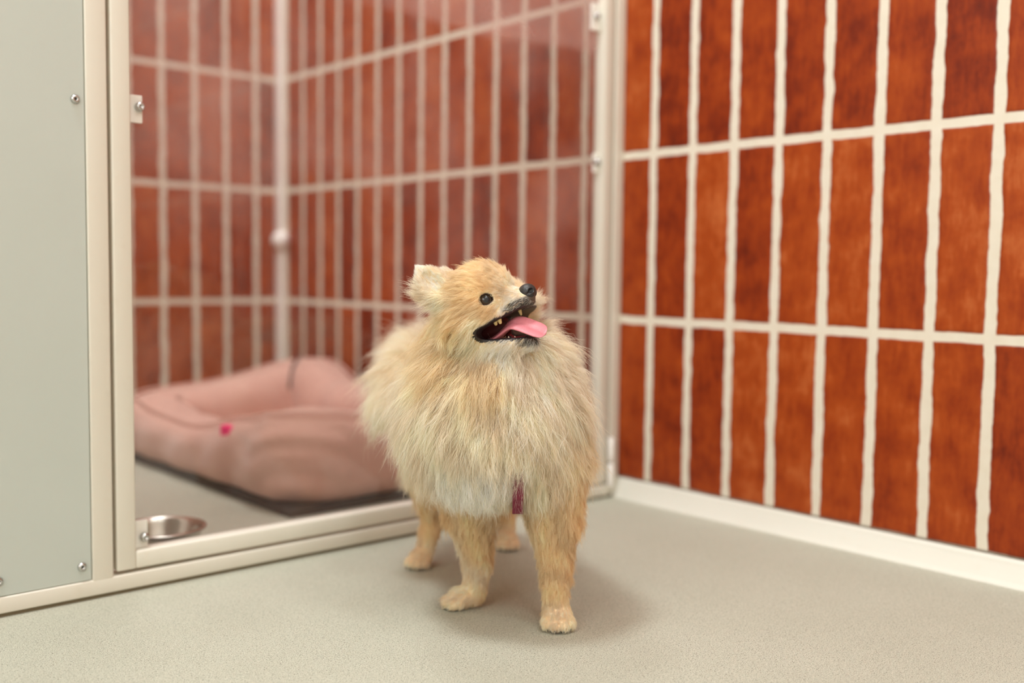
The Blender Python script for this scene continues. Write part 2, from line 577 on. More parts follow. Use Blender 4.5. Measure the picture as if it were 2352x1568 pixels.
# small folded label sewn in the side seam
bm = bmesh.new()
bm_box(bm, (-0.4230, 0.318, 0.076), (-0.4090, 0.342, 0.0960), 0.0006, 1)
me = bpy.data.meshes.new('label'); bm.to_mesh(me); bm.free()
o = link('fabric_label', me, M['tag'], bed)
o['label'] = 'tiny hot pink fabric label'
# ------------------------------------------------------------------ bowl
BWX, BWY = -0.6155, 0.0855
bw = empty('food_bowl', (BWX, BWY, 0))
setp(bw, 'small shallow stainless steel pet bowl on the floor behind the glass, lower left', 'bowl')
t = NT('brushed_steel')
t.b.inputs['Metallic'].default_value = 1.0
t.b.inputs['Base Color'].default_value = (0.58, 0.55, 0.50, 1)
t.b.inputs['Roughness'].default_value = 0.24
M['bowl'] = t.m
R0 = 0.0455
prof = [(0.0, 0.004), (0.022, 0.0042), (0.030, 0.0080), (0.0355, 0.018), (0.0395, 0.031), (0.0410, 0.0352), (0.0432, 0.0372), (R0, 0.0368),
        (R0 + 0.0003, 0.0356), (R0 - 0.0008, 0.0344), (0.0425, 0.0342), (0.0412, 0.030), (0.0370, 0.015), (0.0345, 0.003), (0.0340, 0.0), (0.0, 0.0)]
link('dish', lathe(prof, 64, (BWX, BWY, 0.0)), M['bowl'], bw)
link('rim', tube([(BWX + R0 * math.cos(a), BWY + R0 * math.sin(a), 0.0358) for a in np.linspace(0, 2 * PI, 64, endpoint=False)], 0.0011, 8, True), M['bowl'], bw)
link('rubber_ring', lathe([(0.0338, 0.0), (0.0368, 0.0), (0.0371, 0.0020), (0.0366, 0.004), (0.0346, 0.004)], 48, (BWX, BWY, 0.0)), simple('rubber_ring', lin(60, 50, 44), 0.7), bw)
# ------------------------------------------------------------------ dog
# everything on the dog is measured in centimetres in its own frame: x to the dog's left-hand side of the room,
# y away towards the kennel, z up, origin on the floor under its chest
DO = np.array([-0.4673, -0.2990, 0.0])
DX = np.array([0.7455, -0.6665, 0.0]); DX /= np.linalg.norm(DX)
DYv = np.array([-DX[1], DX[0], 0.0])
DZ = np.array([0, 0, 1.0])


def dw(P):
    """dog frame (cm) -> world (m)"""
    P = np.asarray(P, float)
    return DO + 0.01 * (P[..., 0:1] * DX + P[..., 1:2] * DYv + P[..., 2:3] * DZ)


def dwd(V):
    V = np.asarray(V, float)
    return V[..., 0:1] * DX + V[..., 1:2] * DYv + V[..., 2:3] * DZ


# head frame: forward, side (the cheek turned to the room), up
HC = np.array([-3.06, -2.95, 28.49])
HF = np.array([0.90, -0.28, 0.33]); HF /= np.linalg.norm(HF)
HS = np.array([-0.297, -0.955, 0.0]); HS /= np.linalg.norm(HS)
HU = np.array([-0.315, 0.098, 0.943]); HU = HU - HF * HU.dot(HF); HU /= np.linalg.norm(HU)
HS = HS - HF * HS.dot(HF) - HU * HS.dot(HU); HS /= np.linalg.norm(HS)


def hp(f, s, u):
    return HC + f * HF + s * HS + u * HU


def hd(f, s, u):
    return f * HF + s * HS + u * HU


# ---- signed distance field of the body
class Field:
    def __init__(self, lo, hi, h):
        self.lo, self.h = np.array(lo, float), h
        n = np.ceil((np.array(hi) - self.lo) / h).astype(int) + 1
        self.n = n
        self.ax = [self.lo[i] + h * np.arange(n[i]) for i in range(3)]
        self.d = np.full(n, 50.0, np.float32)

    def sub(self, lo, hi):
        s = []
        for i in range(3):
            a = max(0, int(math.floor((lo[i] - self.lo[i]) / self.h)))
            b = min(self.n[i], int(math.ceil((hi[i] - self.lo[i]) / self.h)) + 1)
            s.append(slice(a, max(a, b)))
        X, Y, Z = np.meshgrid(*[self.ax[i][s[i]].astype(np.float32) for i in range(3)], indexing='ij', sparse=False)
        return tuple(s), X, Y, Z

    def smin(self, s, e, k):
        a = self.d[s]
        hh = np.clip(0.5 + 0.5 * (a - e) / k, 0, 1)
        self.d[s] = a * (1 - hh) + e * hh - k * hh * (1 - hh)

    def smax(self, s, e, k):
        a = self.d[s]
        hh = np.clip(0.5 - 0.5 * (a - e) / k, 0, 1)
        self.d[s] = a * (1 - hh) + e * hh + k * hh * (1 - hh)

    def cone(self, a, b, ra, rb, k=1.0, cut=False):
        a, b = np.array(a, float), np.array(b, float)
        m = max(ra, rb) + 2 * k + 1.0
        s, X, Y, Z = self.sub(np.minimum(a, b) - m, np.maximum(a, b) + m)
        ba = b - a
        px, py, pz = X - a[0], Y - a[1], Z - a[2]
        t = np.clip((px * ba[0] + py * ba[1] + pz * ba[2]) / ba.dot(ba), 0, 1)
        e = np.sqrt((px - t * ba[0]) ** 2 + (py - t * ba[1]) ** 2 + (pz - t * ba[2]) ** 2) - (ra + t * (rb - ra))
        (self.smax(s, -e, k) if cut else self.smin(s, e, k))

    def ell(self, c, r, ax=None, k=1.0, cut=False):
        c, r = np.array(c, float), np.array(r, float)
        A = np.eye(3) if ax is None else np.array(ax)
        m = r.max() + 2 * k + 1.0
        s, X, Y, Z = self.sub(c - m, c + m)
        px, py, pz = X - c[0], Y - c[1], Z - c[2]
        q = [(A[i][0] * px + A[i][1] * py + A[i][2] * pz) for i in range(3)]
        k0 = np.sqrt(sum((q[i] / r[i]) ** 2 for i in range(3)))
        k1 = np.sqrt(sum((q[i] / r[i] ** 2) ** 2 for i in range(3))) + 1e-6
        e = k0 * (k0 - 1) / k1
        (self.smax(s, -e, k) if cut else self.smin(s, e, k))

    def mesh(self):
        import openvdb
        g = openvdb.FloatGrid(50.0)
        g.copyFromArray(np.ascontiguousarray(np.clip(self.d, -3, 3)))
        p, q = g.convertToQuads(0.0)
        return np.array(p) * self.h + self.lo, np.array(q)[:, ::-1].copy()


def mouth_region(f, s, u):
    """< 0 inside the open mouth (head frame)"""
    up = np.minimum(-2.74 + 0.20 * (f + 0.3), -2.03)
    lo = -3.42 - 0.24 * (f + 0.3) + 0.10 * np.clip(f - 2.6, 0, 9) ** 1
    sf = np.clip((0.7 - s) / 1.6, 0, 1)
    fc = -0.25 + 2.1 * sf
    d = np.maximum(u - up, lo - u)
    k = 0.5
    e = fc - f
    hh = np.clip(0.5 - 0.5 * (d - e) / k, 0, 1)
    return d * (1 - hh) + e * hh + k * hh * (1 - hh)


F = Field((-15, -8, -0.3), (9, 30, 34), 0.125)
HA = [HF, HS, HU]
# trunk
F.cone((-1.3, 2.6, 17.2), (-4.6, 18.5, 16.6), 6.4, 5.4, 1.0)
F.ell((-1.6, 1.0, 17.9), (6.9, 6.3, 7.0), None, 2.0)
F.cone((-1.6, 1.0, 21.5), (-1.9, 0.4, 26.0), 6.1, 4.3, 2.0)
F.ell((-7.6, 17.2, 12.8), (2.9, 4.2, 5.2), None, 2.0)
F.ell((-1.8, 20.6, 12.8), (2.9, 4.2, 5.2), None, 2.0)
# fore legs
F.cone((3.0, 0.0, 14.0), (3.75, 0.4, 9.6), 3.2, 2.05, 1.5)
F.cone((3.7, 0.4, 9.6), (3.95, 0.2, 4.0), 1.85, 1.02, 0.8)
F.cone((3.95, 0.2, 4.0), (4.05, 0.2, 1.4), 1.02, 1.05, 0.5)
F.cone((-3.9, 2.2, 14.0), (-3.6, 3.9, 9.4), 3.2, 2.15, 1.5)
F.cone((-3.6, 3.9, 9.4), (-3.05, 5.0, 4.0), 2.0, 1.05, 0.8)
F.cone((-3.05, 5.0, 4.0), (-3.25, 5.1, 1.35), 1.05, 1.05, 0.5)
# hind legs
F.cone((-8.2, 16.6, 9.8), (-8.1, 19.0, 5.0), 2.1, 1.0, 1.2)
F.cone((-8.1, 19.0, 5.0), (-9.0, 18.2, 1.2), 0.95, 0.92, 0.6)
F.cone((-1.4, 22.0, 9.6), (-0.6, 26.6, 4.8), 2.1, 1.0, 1.2)
F.cone((-0.6, 26.6, 4.8), (-0.4, 25.9, 1.2), 0.95, 0.92, 0.6)


def paw(c, d, w=1.0):
    """a paw of four toes; c = centre on the floor, d = heading"""
    c = np.array(c, float); d = np.array([d[0], d[1], 0.0]); d /= np.linalg.norm(d)
    n = np.array([-d[1], d[0], 0])
    F.ell(c + np.array([0, 0, 0.98]) - d * 0.1, (1.30 * w, 1.18 * w, 0.95), [d, n, (0, 0, 1)], 0.5)
    out = []
    for o, fd in ((-0.88, 0.72), (-0.32, 1.15), (0.32, 1.15), (0.88, 0.72)):
        a = c + n * o * w + d * (fd * w - 0.35) + np.array([0, 0, 0.78])
        b = c + n * o * 1.06 * w + d * (fd * w + 0.22) + np.array([0, 0, 0.60])
        F.cone(a, b, 0.50, 0.44, 0.14)
        out.append((b, d, n))
    return out


TOES = []
TOES += paw((4.15, -0.35, 0), (0.06, -1.0), 1.05)
TOES += paw((-4.35, 4.75, 0), (-1.0, -0.22), 1.05)
TOES += paw((-9.35, 17.6, 0), (-0.35, -1.0), 0.92)
TOES += paw((-0.35, 25.1, 0), (0.10, -1.0), 0.92)
# tail carried over the back
tp = [(-5.0, 22.0, 17.5), (-6.8, 23.0, 20.5), (-8.8, 21.0, 22.2), (-10.4, 17.5, 21.8), (-11.4, 13.8, 19.8), (-11.6, 12.0, 17.5)]
for a, b in zip(tp[:-1], tp[1:]):
    F.cone(a, b, 1.2, 1.1, 0.8)
# head
F.ell(hp(-0.2, 0, -0.1), (3.1, 2.65, 2.62), HA, 1.2)
F.ell(hp(0.85, 0, 0.55), (2.3, 2.15, 2.02), HA, 0.8)
F.ell(hp(-0.2, 1.35, -1.6), (2.3, 1.45, 1.9), HA, 0.9)
F.ell(hp(-0.2, -1.35, -1.6), (2.3, 1.45, 1.9), HA, 0.9)
F.cone(hp(1.6, 0, -1.15), hp(4.00, 0, -1.30), 1.52, 0.84, 0.45)
F.cone(hp(1.2, 0.55, -1.75), hp(3.90, 0.42, -1.70), 0.80, 0.52, 0.35)
F.cone(hp(1.2, -0.55, -1.75), hp(3.90, -0.42, -1.70), 0.80, 0.52, 0.35)
F.ell(hp(1.55, 1.25, 0.45), (0.85, 0.55, 0.38), HA, 0.4)
F.ell(hp(1.55, -1.25, 0.45), (0.85, 0.55, 0.38), HA, 0.4)
F.cone(hp(-0.6, 0, -3.85), hp(3.35, 0, -4.72), 1.35, 0.55, 0.7)
F.cone(hp(0.0, 0.8, -3.95), hp(3.1, 0.28, -4.62), 0.62, 0.45, 0.4)
F.cone(hp(0.0, -0.8, -3.95), hp(3.1, -0.28, -4.62), 0.62, 0.45, 0.4)
# ears: flattened cones with a hollow that faces forward and out
for sg in (1, -1):
    base, tip = hp(-2.25, 1.75 * sg, 1.35), hp(-3.15, 2.30 * sg, 3.55 if sg > 0 else 3.25)
    ax0 = (tip - base) / np.linalg.norm(tip - base)
    nn = hd(0.62, 0.75 * sg, 0.0); nn = nn - ax0 * nn.dot(ax0); nn /= np.linalg.norm(nn)
    wd = np.cross(ax0, nn)
    F.ell(base + ax0 * 0.45, (1.95, 1.35, 0.62), [ax0, wd, nn], 0.5)
    F.cone(base + ax0 * 0.8, tip, 0.95, 0.30, 0.35)
    F.ell(base + ax0 * 0.95 + nn * 0.62, (1.35, 0.85, 0.52), [ax0, wd, nn], 0.2, cut=True)
# eye sockets
EYE = {}
for sg in (1, -1):
    ec = hp(1.22, 1.76 * sg, -0.58)
    en = hd(0.50, 0.86 * sg, 0.06); en /= np.linalg.norm(en)
    EYE[sg] = (ec, en)
    F.ell(ec + en * 0.42, (0.58, 0.58, 0.58), None, 0.18, cut=True)
# the open mouth
s, X, Y, Z = F.sub(HC - 7.5, HC + 7.5)
px, py, pz = X - HC[0], Y - HC[1], Z - HC[2]
hf = px * HF[0] + py * HF[1] + pz * HF[2]
hs = px * HS[0] + py * HS[1] + pz * HS[2]
hu = px * HU[0] + py * HU[1] + pz * HU[2]
F.smax(s, -mouth_region(hf, hs, hu).astype(np.float32), 0.12)
F.cone(hp(0.3, 0, -3.65), hp(3.2, 0, -4.42), 0.80, 0.48, 0.10, cut=True)
F.cone(hp(-1.4, -0.1, -3.0), hp(1.6, -0.1, -3.0), 0.85, 0.80, 0.15, cut=True)
# flat soles
s, X, Y, Z = F.sub((-16, -9, -1), (10, 31, 1.2))
F.smax(s, (0.07 - Z).astype(np.float32), 0.08)
del X, Y, Z, px, py, pz, hf, hs, hu
SV, SQ = F.mesh()
del F

# ---- skin colours
hv = SV - HC
vf, vs_, vu = hv @ HF, hv @ HS, hv @ HU
mr = mouth_region(vf, vs_, vu)
inhead = np.linalg.norm(hv, axis=1) < 7
col = np.tile(np.array(lin(236, 208, 166)), (len(SV), 1))
chest_v = SV[:, 2] > 9
col[chest_v] = lin(236, 212, 172)
trough = np.minimum(np.linalg.norm(hv - (np.outer(np.clip(vf, 0.3, 3.3), [1, 0, 0]) @ np.array([HF, HS, HU])) - 0, axis=1), 99)
mouth = inhead & (mr < 0.16) & (vf > -1.2)
lip = inhead & (mr < np.where(vu < -3.0, 0.34, 0.19) + 0.06 * np.sin(vf * 5.1 + 1.3 * np.sin(vf * 11))) & (vf > -0.9) & ~mouth
col[mouth] = lin(34, 24, 24)
inner = mouth & (mr < 0.05) & (np.abs(vs_) < 0.75)
col[inner & (vu < -3.3)] = lin(176, 70, 78)
col[inner & (vu >= -3.3)] = lin(36, 18, 18)
deep = inhead & (vf < 1.8) & (vf > -2.4) & (np.abs(vs_ + 0.1) < 0.95) & (vu < -2.1) & (vu > -3.95) & (mr > -0.6)
deepv = deep & (np.linalg.norm(hv - HF * np.clip(vf, -1.4, 1.6)[:, None] - HU * (-3.0), axis=1) < 0.98)
col[deepv] = lin(92, 34, 34)
col[lip] = lin(30, 24, 22)
grz = inhead & (vf > 3.0) & (vu < -1.2) & ~mouth & ~lip
col[grz] = lin(84, 72, 62)
for sg in (1, -1):
    ec, en = EYE[sg]
    de = np.linalg.norm(SV - (ec + en * 0.35), axis=1)
    col[de < 0.64] = lin(74, 50, 44)
sole = SV[:, 2] < 0.26
col[sole] = lin(40, 34, 30)
nofur = (mouth & (mr < 0.10)) | (lip & (mr < np.where(vu < -3.0, 0.20, 0.10))) | deepv | sole
for sg in (1, -1):
    ec, en = EYE[sg]
    nofur |= np.linalg.norm(SV - (ec + en * 0.35), axis=1) < 0.55
nofur |= np.linalg.norm(SV - hp(4.5, 0, -0.95), axis=1) < 0.80

t = NT('dog_skin')
at = t.n('ShaderNodeAttribute'); at.attribute_name = 'skin'
t.l(at.outputs['Color'], t.b.inputs['Base Color'])
t.b.inputs['Roughness'].default_value = 0.45
M['skin'] = t.m
dog = empty('dog', tuple(DO))
setp(dog, 'small fluffy cream and golden spitz dog standing on the floor, head turned, tongue out', 'dog')
me = np_mesh(dw(SV), SQ)
a = me.color_attributes.new('skin', 'FLOAT_COLOR', 'POINT')
a.data.foreach_set('color', np.c_[col, np.ones(len(col))].astype(np.float32).ravel())
body = link('body', me, M['skin'], dog)


def dmesh(name, me, mat, parent=dog, local=True):
    """mesh given in dog cm -> world"""
    n = len(me.vertices)
    co_ = np.empty(n * 3, np.float32)
    me.vertices.foreach_get('co', co_)
    me.vertices.foreach_set('co', dw(co_.reshape(-1, 3)).astype(np.float32).ravel())
    me.update()
    return link(name, me, mat, parent)


def sdf_mesh(fn, lo, hi, h):
    G = Field(lo, hi, h)
    fn(G)
    p, q = G.mesh()
    me = bpy.data.meshes.new('m')
    return np_mesh(p, q)


# ---- nose
def nose_fn(G):
    G.ell(hp(4.32, 0, -0.86), (0.74, 0.78, 0.66), HA, 0.1)
    G.ell(hp(4.46, 0.36, -1.06), (0.48, 0.40, 0.42), HA, 0.2)
    G.ell(hp(4.46, -0.36, -1.06), (0.48, 0.40, 0.42), HA, 0.2)
    for sg in (1, -1):
        G.ell(hp(4.84, 0.56 * sg, -0.90), (0.26, 0.22, 0.19), HA, 0.08, cut=True)
        G.cone(hp(4.74, 0.66 * sg, -1.00), hp(4.40, 0.86 * sg, -1.14), 0.12, 0.08, 0.06, cut=True)
    G.cone(hp(5.10, 0, -0.95), hp(4.94, 0, -1.6), 0.05, 0.06, 0.06, cut=True)


t = NT('wet_nose')
t.b.inputs['Base Color'].default_value = (*lin(38, 36, 36), 1)
t.b.inputs['Roughness'].default_value = 0.38
vo = t.n('ShaderNodeTexVoronoi'); vo.inputs['Scale'].default_value = 1500; t.l(t.coords(), vo.inputs['Vector'])
t.l(t.bump(vo.outputs['Distance'], 0.5, 0.0003), t.b.inputs['Normal'])
c_ = hp(4.7, 0, -1.0)
dmesh('nose', sdf_mesh(nose_fn, c_ - 1.3, c_ + 1.3, 0.04), t.m)

# ---- eyes
t = NT('dog_eye')
gn = t.n('ShaderNodeAttribute'); gn.attribute_name = 'rad'
rd = gn.outputs['Fac']
c1 = t.ramp(rd, [(0.0, (0.004, 0.005, 0.007)), (0.36, (0.006, 0.008, 0.010)), (0.44, (0.030, 0.016, 0.009)), (0.72, (0.022, 0.011, 0.007)), (0.80, (0.35, 0.30, 0.28))])
t.l(c1, t.b.inputs['Base Color'])
t.b.inputs['Roughness'].default_value = 0.12
t.b.inputs['Coat Weight'].default_value = 1.0
t.b.inputs['Coat Roughness'].default_value = 0.02
t.b.inputs['Specular IOR Level'].default_value = 0.1
M['eye'] = t.m
M['lid'] = simple('dark_eyelid', lin(58, 38, 34), 0.4)
for sg in (1, -1):
    ec, en = EYE[sg]
    R_ = 0.60
    c0 = ec + en * 0.13
    me = bpy.data.meshes.new('eye')
    bm = bmesh.new(); bmesh.ops.create_uvsphere(bm, u_segments=40, v_segments=28, radius=R_)
    qq = Vector((0, 0, 1)).rotation_difference(Vector(en))
    for v in bm.verts:
        v.co = qq @ v.co + Vector(c0)
    bm.to_mesh(me); bm.free()
    me.polygons.foreach_set('use_smooth', [True] * len(me.polygons))
    n = len(me.vertices); q_ = np.empty(n * 3, np.float32); me.vertices.foreach_get('co', q_)
    dd = (q_.reshape(-1, 3) - c0) / R_
    look = en + hd(0.10, 0, 0.06); look /= np.linalg.norm(look)
    ra = np.arccos(np.clip(dd @ look, -1, 1)) / 1.35
    at_ = me.attributes.new('rad', 'FLOAT', 'POINT'); at_.data.foreach_set('value', ra.astype(np.float32))
    e_o = dmesh('eye', me, M['eye'])
    # lids: an almond ring round the eyeball
    e1 = hd(1, 0, 0.12); e1 = e1 - en * e1.dot(en); e1 /= np.linalg.norm(e1)
    e2 = np.cross(en, e1)
    if e2[2] < 0: e2 = -e2
    ring, rr = [], []
    for k in range(40):
        a_ = 2 * PI * k / 40
        x_, y_ = 0.56 * math.cos(a_), 0.475 * math.sin(a_) * (1.0 if math.sin(a_) > 0 else 0.95)
        if math.cos(a_) > 0.7: x_ += 0.09 * (math.cos(a_) - 0.7) / 0.3; y_ -= 0.03
        z_ = math.sqrt(max(0.02, (R_ + 0.02) ** 2 - min(x_ * x_ + y_ * y_, R_ * R_)))
        ring.append(tuple(c0 + e1 * x_ + e2 * y_ + en * z_))
        rr.append(0.055 + 0.03 * max(0, math.cos(a_)))
    me = tube(ring, rr, 8, True)
    dmesh('eyelid', me, M['lid'])

# ---- tongue
t = NT('tongue')
n_ = t.noise(t.coords(), 900, 3).outputs['Fac']
t.l(t.mix(n_, lin(212, 130, 138), lin(198, 112, 122)), t.b.inputs['Base Color'])
t.b.inputs['Roughness'].default_value = 0.42
t.b.inputs['Subsurface Weight'].default_value = 0.0
t.l(t.bump(n_, 0.35, 0.0004), t.b.inputs['Normal'])
cen = [(0.2, 0.0, -3.75), (1.0, 0.05, -3.65), (1.8, 0.15, -3.30), (2.5, 0.3, -2.98), (3.1, 0.45, -3.02), (3.7, 0.6, -3.38), (4.25, 0.7, -3.80), (4.75, 0.75, -4.18), (5.10, 0.78, -4.48), (5.30, 0.78, -4.62)]
cen = np.array(cen) + np.array([-0.35, 0, 0])
tt = np.linspace(0, len(cen) - 1, 44)
P_ = np.stack([np.interp(tt, range(len(cen)), cen[:, i]) for i in range(3)], 1)
for _ in range(6):
    P_[1:-1] = 0.25 * P_[:-2] + 0.5 * P_[1:-1] + 0.25 * P_[2:]
u_ = np.linspace(0, 1, len(P_))
hwid = np.interp(u_, [0, 0.3, 0.6, 0.78, 0.87, 0.93, 0.97, 1.0], [0.62, 0.70, 0.86, 0.86, 0.76, 0.60, 0.42, 0.08])
roll = np.interp(u_, [0, 0.25, 0.5, 1], [0.15, 0.4, 0.75, 0.80])
thk = np.interp(u_, [0, 0.8, 1.0], [0.22, 0.15, 0.06])
vs3, fs3 = [], []
K = 24
for i, p in enumerate(P_):
    tg = P_[min(i + 1, len(P_) - 1)] - P_[max(i - 1, 0)]; tg /= np.linalg.norm(tg)
    w_ = np.array([0, math.cos(roll[i]), -math.sin(roll[i])]); w_ = w_ - tg * w_.dot(tg); w_ /= np.linalg.norm(w_)
    nrm = np.cross(w_, tg)
    if nrm[2] < 0: nrm = -nrm
    for k in range(K):
        a_ = 2 * PI * k / K
        x_ = hwid[i] * math.cos(a_)
        y_ = thk[i] * math.sin(a_)
        groove = -0.10 * math.exp(-(x_ / 0.16) ** 2) * (1 if u_[i] < 0.95 else 0) + 0.10 * (x_ / max(hwid[i], .1)) ** 2
        q_ = p + w_ * x_ + nrm * (y_ + groove)
        vs3.append(hp(*q_))
for i in range(len(P_) - 1):
    for k in range(K):
        l_ = (k + 1) % K
        fs3.append((i * K + k, i * K + l_, (i + 1) * K + l_, (i + 1) * K + k))
fs3.append(tuple(range(K))); fs3.append(tuple((len(P_) - 1) * K + k for k in range(K))[::-1])
me = mesh_from(vs3, fs3)
bm = bmesh.new(); bm.from_mesh(me); bmesh.ops.recalc_face_normals(bm, faces=bm.faces); bm.to_mesh(me); bm.free()
dmesh('tongue', me, t.m)

# ---- teeth
M['tooth'] = simple('old_ivory', lin(224, 196, 138), 0.35)
M['tooth_pale'] = simple('ivory', lin(226, 212, 190), 0.35)


def tooth(f, s, u, lf, ls, lu, up=True, lobes=1, mat='tooth'):
    def fn(G):
        for j in range(lobes):
            o = (j - (lobes - 1) / 2) * lf * 1.05
            G.cone(hp(f + o, s, u), hp(f + o * 1.05, s, u - (lu if up else -lu)), lf * 0.62, lf * 0.38, 0.06)
    c_ = hp(f, s, u)
    dmesh('tooth', sdf_mesh(fn, c_ - 0.9, c_ + 0.9, 0.04), M[mat])


tooth(1.46, 1.0, -2.22, 0.36, 0.2, 0.36, True, 2)
tooth(3.10, -0.45, -2.08, 0.26, 0.2, 0.34, True, 1)
tooth(1.85, 0.66, -4.02, 0.13, 0.2, 0.16, False, 1, 'tooth_pale')
tooth(2.35, 0.60, -4.12, 0.11, 0.2, 0.14, False, 1, 'tooth_pale')

# ---- claws under the toes
M['claw'] = simple('black_claw', lin(38, 32, 30), 0.4)
for b, d_, n_ in TOES:
    me = tube([b + d_ * 0.22 + np.array([0, 0, -0.16]), b + d_ * 0.36 + np.array([0, 0, -0.32]), b + d_ * 0.42 + np.array([0, 0, -0.48])], [0.11, 0.09, 0.04], 8)
    dmesh('claw', me, M['claw'])

# ---- harness strap between the fore legs
M['strap'] = simple('maroon_webbing', lin(112, 28, 52), 0.7)
path = [(0.55, -5.0, 15.5), (0.55, -5.0, 14.0), (0.55, -4.6, 12.2), (0.55, -3.3, 10.75), (0.6, -1.2, 10.2), (0.6, 2.0, 10.4), (0.2, 6.0, 10.8)]
vs4 = []
for (x_, y_, z_) in path:
    for w_ in (-0.5, 0.5):
        vs4 += [(x_ + w_, y_, z_)]
tk = []
bm = bmesh.new()
rows = []
for i, (x_, y_, z_) in enumerate(path):
    a0 = np.array(path[max(0, i - 1)]); a1 = np.array(path[min(len(path) - 1, i + 1)])
    tg = (a1 - a0) / np.linalg.norm(a1 - a0)
    nrm = np.cross(tg, (1, 0, 0))
    r_ = []
    for w_, o_ in ((-0.44, 0.08), (0.44, 0.08), (0.44, -0.08), (-0.44, -0.08)):
        p = np.array((x_ + w_, y_, z_)) + nrm * o_
        r_.append(bm.verts.new(p))
    rows.append(r_)
for a_, b_ in zip(rows[:-1], rows[1:]):
    for k in range(4):
        bm.faces.new((a_[k], a_[(k + 1) % 4], b_[(k + 1) % 4], b_[k]))
bm.faces.new(rows[0][::-1]); bm.faces.new(rows[-1])
bmesh.ops.recalc_face_normals(bm, faces=bm.faces)
me = bpy.data.meshes.new('strap'); bm.to_mesh(me); bm.free()
dmesh('harness', me, M['strap'])['label'] = 'maroon harness strap'

# ---- fur
GO, TA, CR, WH, DT, GR = [np.array(lin(*c)) for c in ((246, 225, 186), (248, 230, 196), (253, 243, 224), (254, 249, 240), (242, 216, 174), (138, 126, 112))]
ctl = []      # (position, flow direction, length cm, colour, stand-off)


def k_(p, d, L, c, lift=0.45):
    d = np.array(d, float)
    if L > 1.8 and np.linalg.norm(np.array(p) - HC) > 5.2:      # plush, clipped body coat
        L, lift = L * 0.74, min(lift * 1.45, 0.95)
    ctl.append((np.array(p, float), d / np.linalg.norm(d), L, c, lift))


def kh(f, s, u, df, ds, du, L, c, lift=0.3):
    k_(hp(f, s, u), hd(df, ds, du), L, c, lift)


for sg in (1, -1):
    kh(4.3, 0.5 * sg, -1.2, -1, 0.2 * sg, -0.2, 0.22, WH, 0.25)
    kh(4.0, 0.8 * sg, -1.9, -1, 0.3 * sg, -0.5, 0.28, GR, 0.3)
    kh(3.2, 1.0 * sg, -1.3, -1, 0.3 * sg, -0.3, 0.32, WH)
    kh(4.1, 0.9 * sg, -1.3, -1, 0.2 * sg, -0.2, 0.22, WH, 0.25)
    kh(3.0, 0.8 * sg, -4.7, -0.8, 0.2 * sg, -0.5, 0.35, WH, 0.3)
    kh(2.6, 1.3 * sg, -2.0, -1, 0.3 * sg, -0.5, 0.45, WH)
    kh(2.4, 0.9 * sg, -0.4, -0.8, 0.4 * sg, 0.4, 0.40, CR)
    kh(1.6, 1.9 * sg, 0.5, -0.5, 0.5 * sg, 0.8, 0.50, GO)
    kh(1.2, 2.2 * sg, -1.4, -1, 0.3 * sg, -0.5, 0.60, GO)
    kh(0.5, 2.5 * sg, -2.2, -1, 0.4 * sg, -0.6, 0.95, CR)
    kh(0.2, 2.4 * sg, -0.4, -1, 0.4 * sg, 0.0, 0.80, GO)
    kh(-0.5, 2.4 * sg, 1.4, -0.9, 0.4 * sg, 0.5, 0.9, GO)
    kh(-1.2, 2.6 * sg, -1.2, -1, 0.5 * sg, -0.4, 1.5, GO)
    kh(-0.6, 2.4 * sg, -3.2, -0.8, 0.4 * sg, -0.9, 1.7, CR, 0.35)
    kh(-2.2, 2.4 * sg, 0.4, -1, 0.6 * sg, -0.2, 1.0, CR)
    kh(-2.2, 2.2 * sg, 2.2, -0.3, 0.3 * sg, 1, 0.30, WH, 0.22)
    kh(-3.0, 2.4 * sg, 3.8, -0.3, 0.2 * sg, 1, 0.24, WH, 0.22)
    kh(-1.8, 2.3 * sg, 2.8, -0.3, 0.2 * sg, 1, 0.26, CR, 0.22)
    kh(-3.6, 2.0 * sg, 1.2, -1, 0.5 * sg, 0.1, 1.1, CR, 0.4)
    kh(-3.2, 2.0 * sg, -1.5, -1, 0.6 * sg, -0.7, 2.6, TA, 0.5)
    kh(1.6, 1.2 * sg, -4.4, -0.9, 0.3 * sg, -0.5, 0.7, WH, 0.35)
kh(2.8, 0, -0.2, -0.8, 0, 0.5, 0.30, CR)
kh(1.9, 0, 1.0, -0.4, 0, 1, 0.45, GO)
kh(0.8, 0, 2.4, -0.8, 0, 0.8, 0.65, GO)
kh(-0.8, 0, 2.8, -1, 0, 0.35, 0.85, GO)
kh(-2.6, 0, 2.0, -1, 0, 0.1, 1.6, CR)
kh(3.6, 0, -4.9, -0.5, 0, -0.8, 0.40, WH)
kh(0.8, 0, -5.0, -0.5, 0, -0.9, 1.3, WH, 0.4)
# ruff, chest, trunk
k_((-6.5, -0.5, 26), (-0.75, -0.1, -0.75), 3.0, TA, 0.55)
k_((-5.8, -3.0, 23), (-0.6, -0.5, -0.9), 3.2, TA, 0.5)
k_((-7.3, 0.5, 20), (-0.6, -0.2, -1), 3.2, CR, 0.5)
k_((-5.5, -3.5, 19), (-0.55, -0.4, -1), 3.1, CR, 0.55)
k_((-2.0, -5.2, 22.5), (0.0, -0.7, -1), 3.2, TA, 0.42)
k_((0.5, -4.8, 24), (0.25, -0.6, -0.9), 3.0, CR, 0.45)
k_((2.5, -2.5, 25), (0.7, -0.4, -0.1), 3.0, CR, 0.7)
k_((3.4, 0.5, 24), (0.8, 0.1, -0.5), 2.5, CR, 0.6)
k_((1.2, 0.5, 26.8), (0.7, 0.0, 0.5), 2.3, CR, 0.8)
k_((2.0, 0.0, 26.0), (0.8, 0.0, 0.2), 2.3, CR, 0.7)
k_((1.6, -3.2, 24.6), (0.6, -0.4, -0.5), 1.5, CR, 0.5)
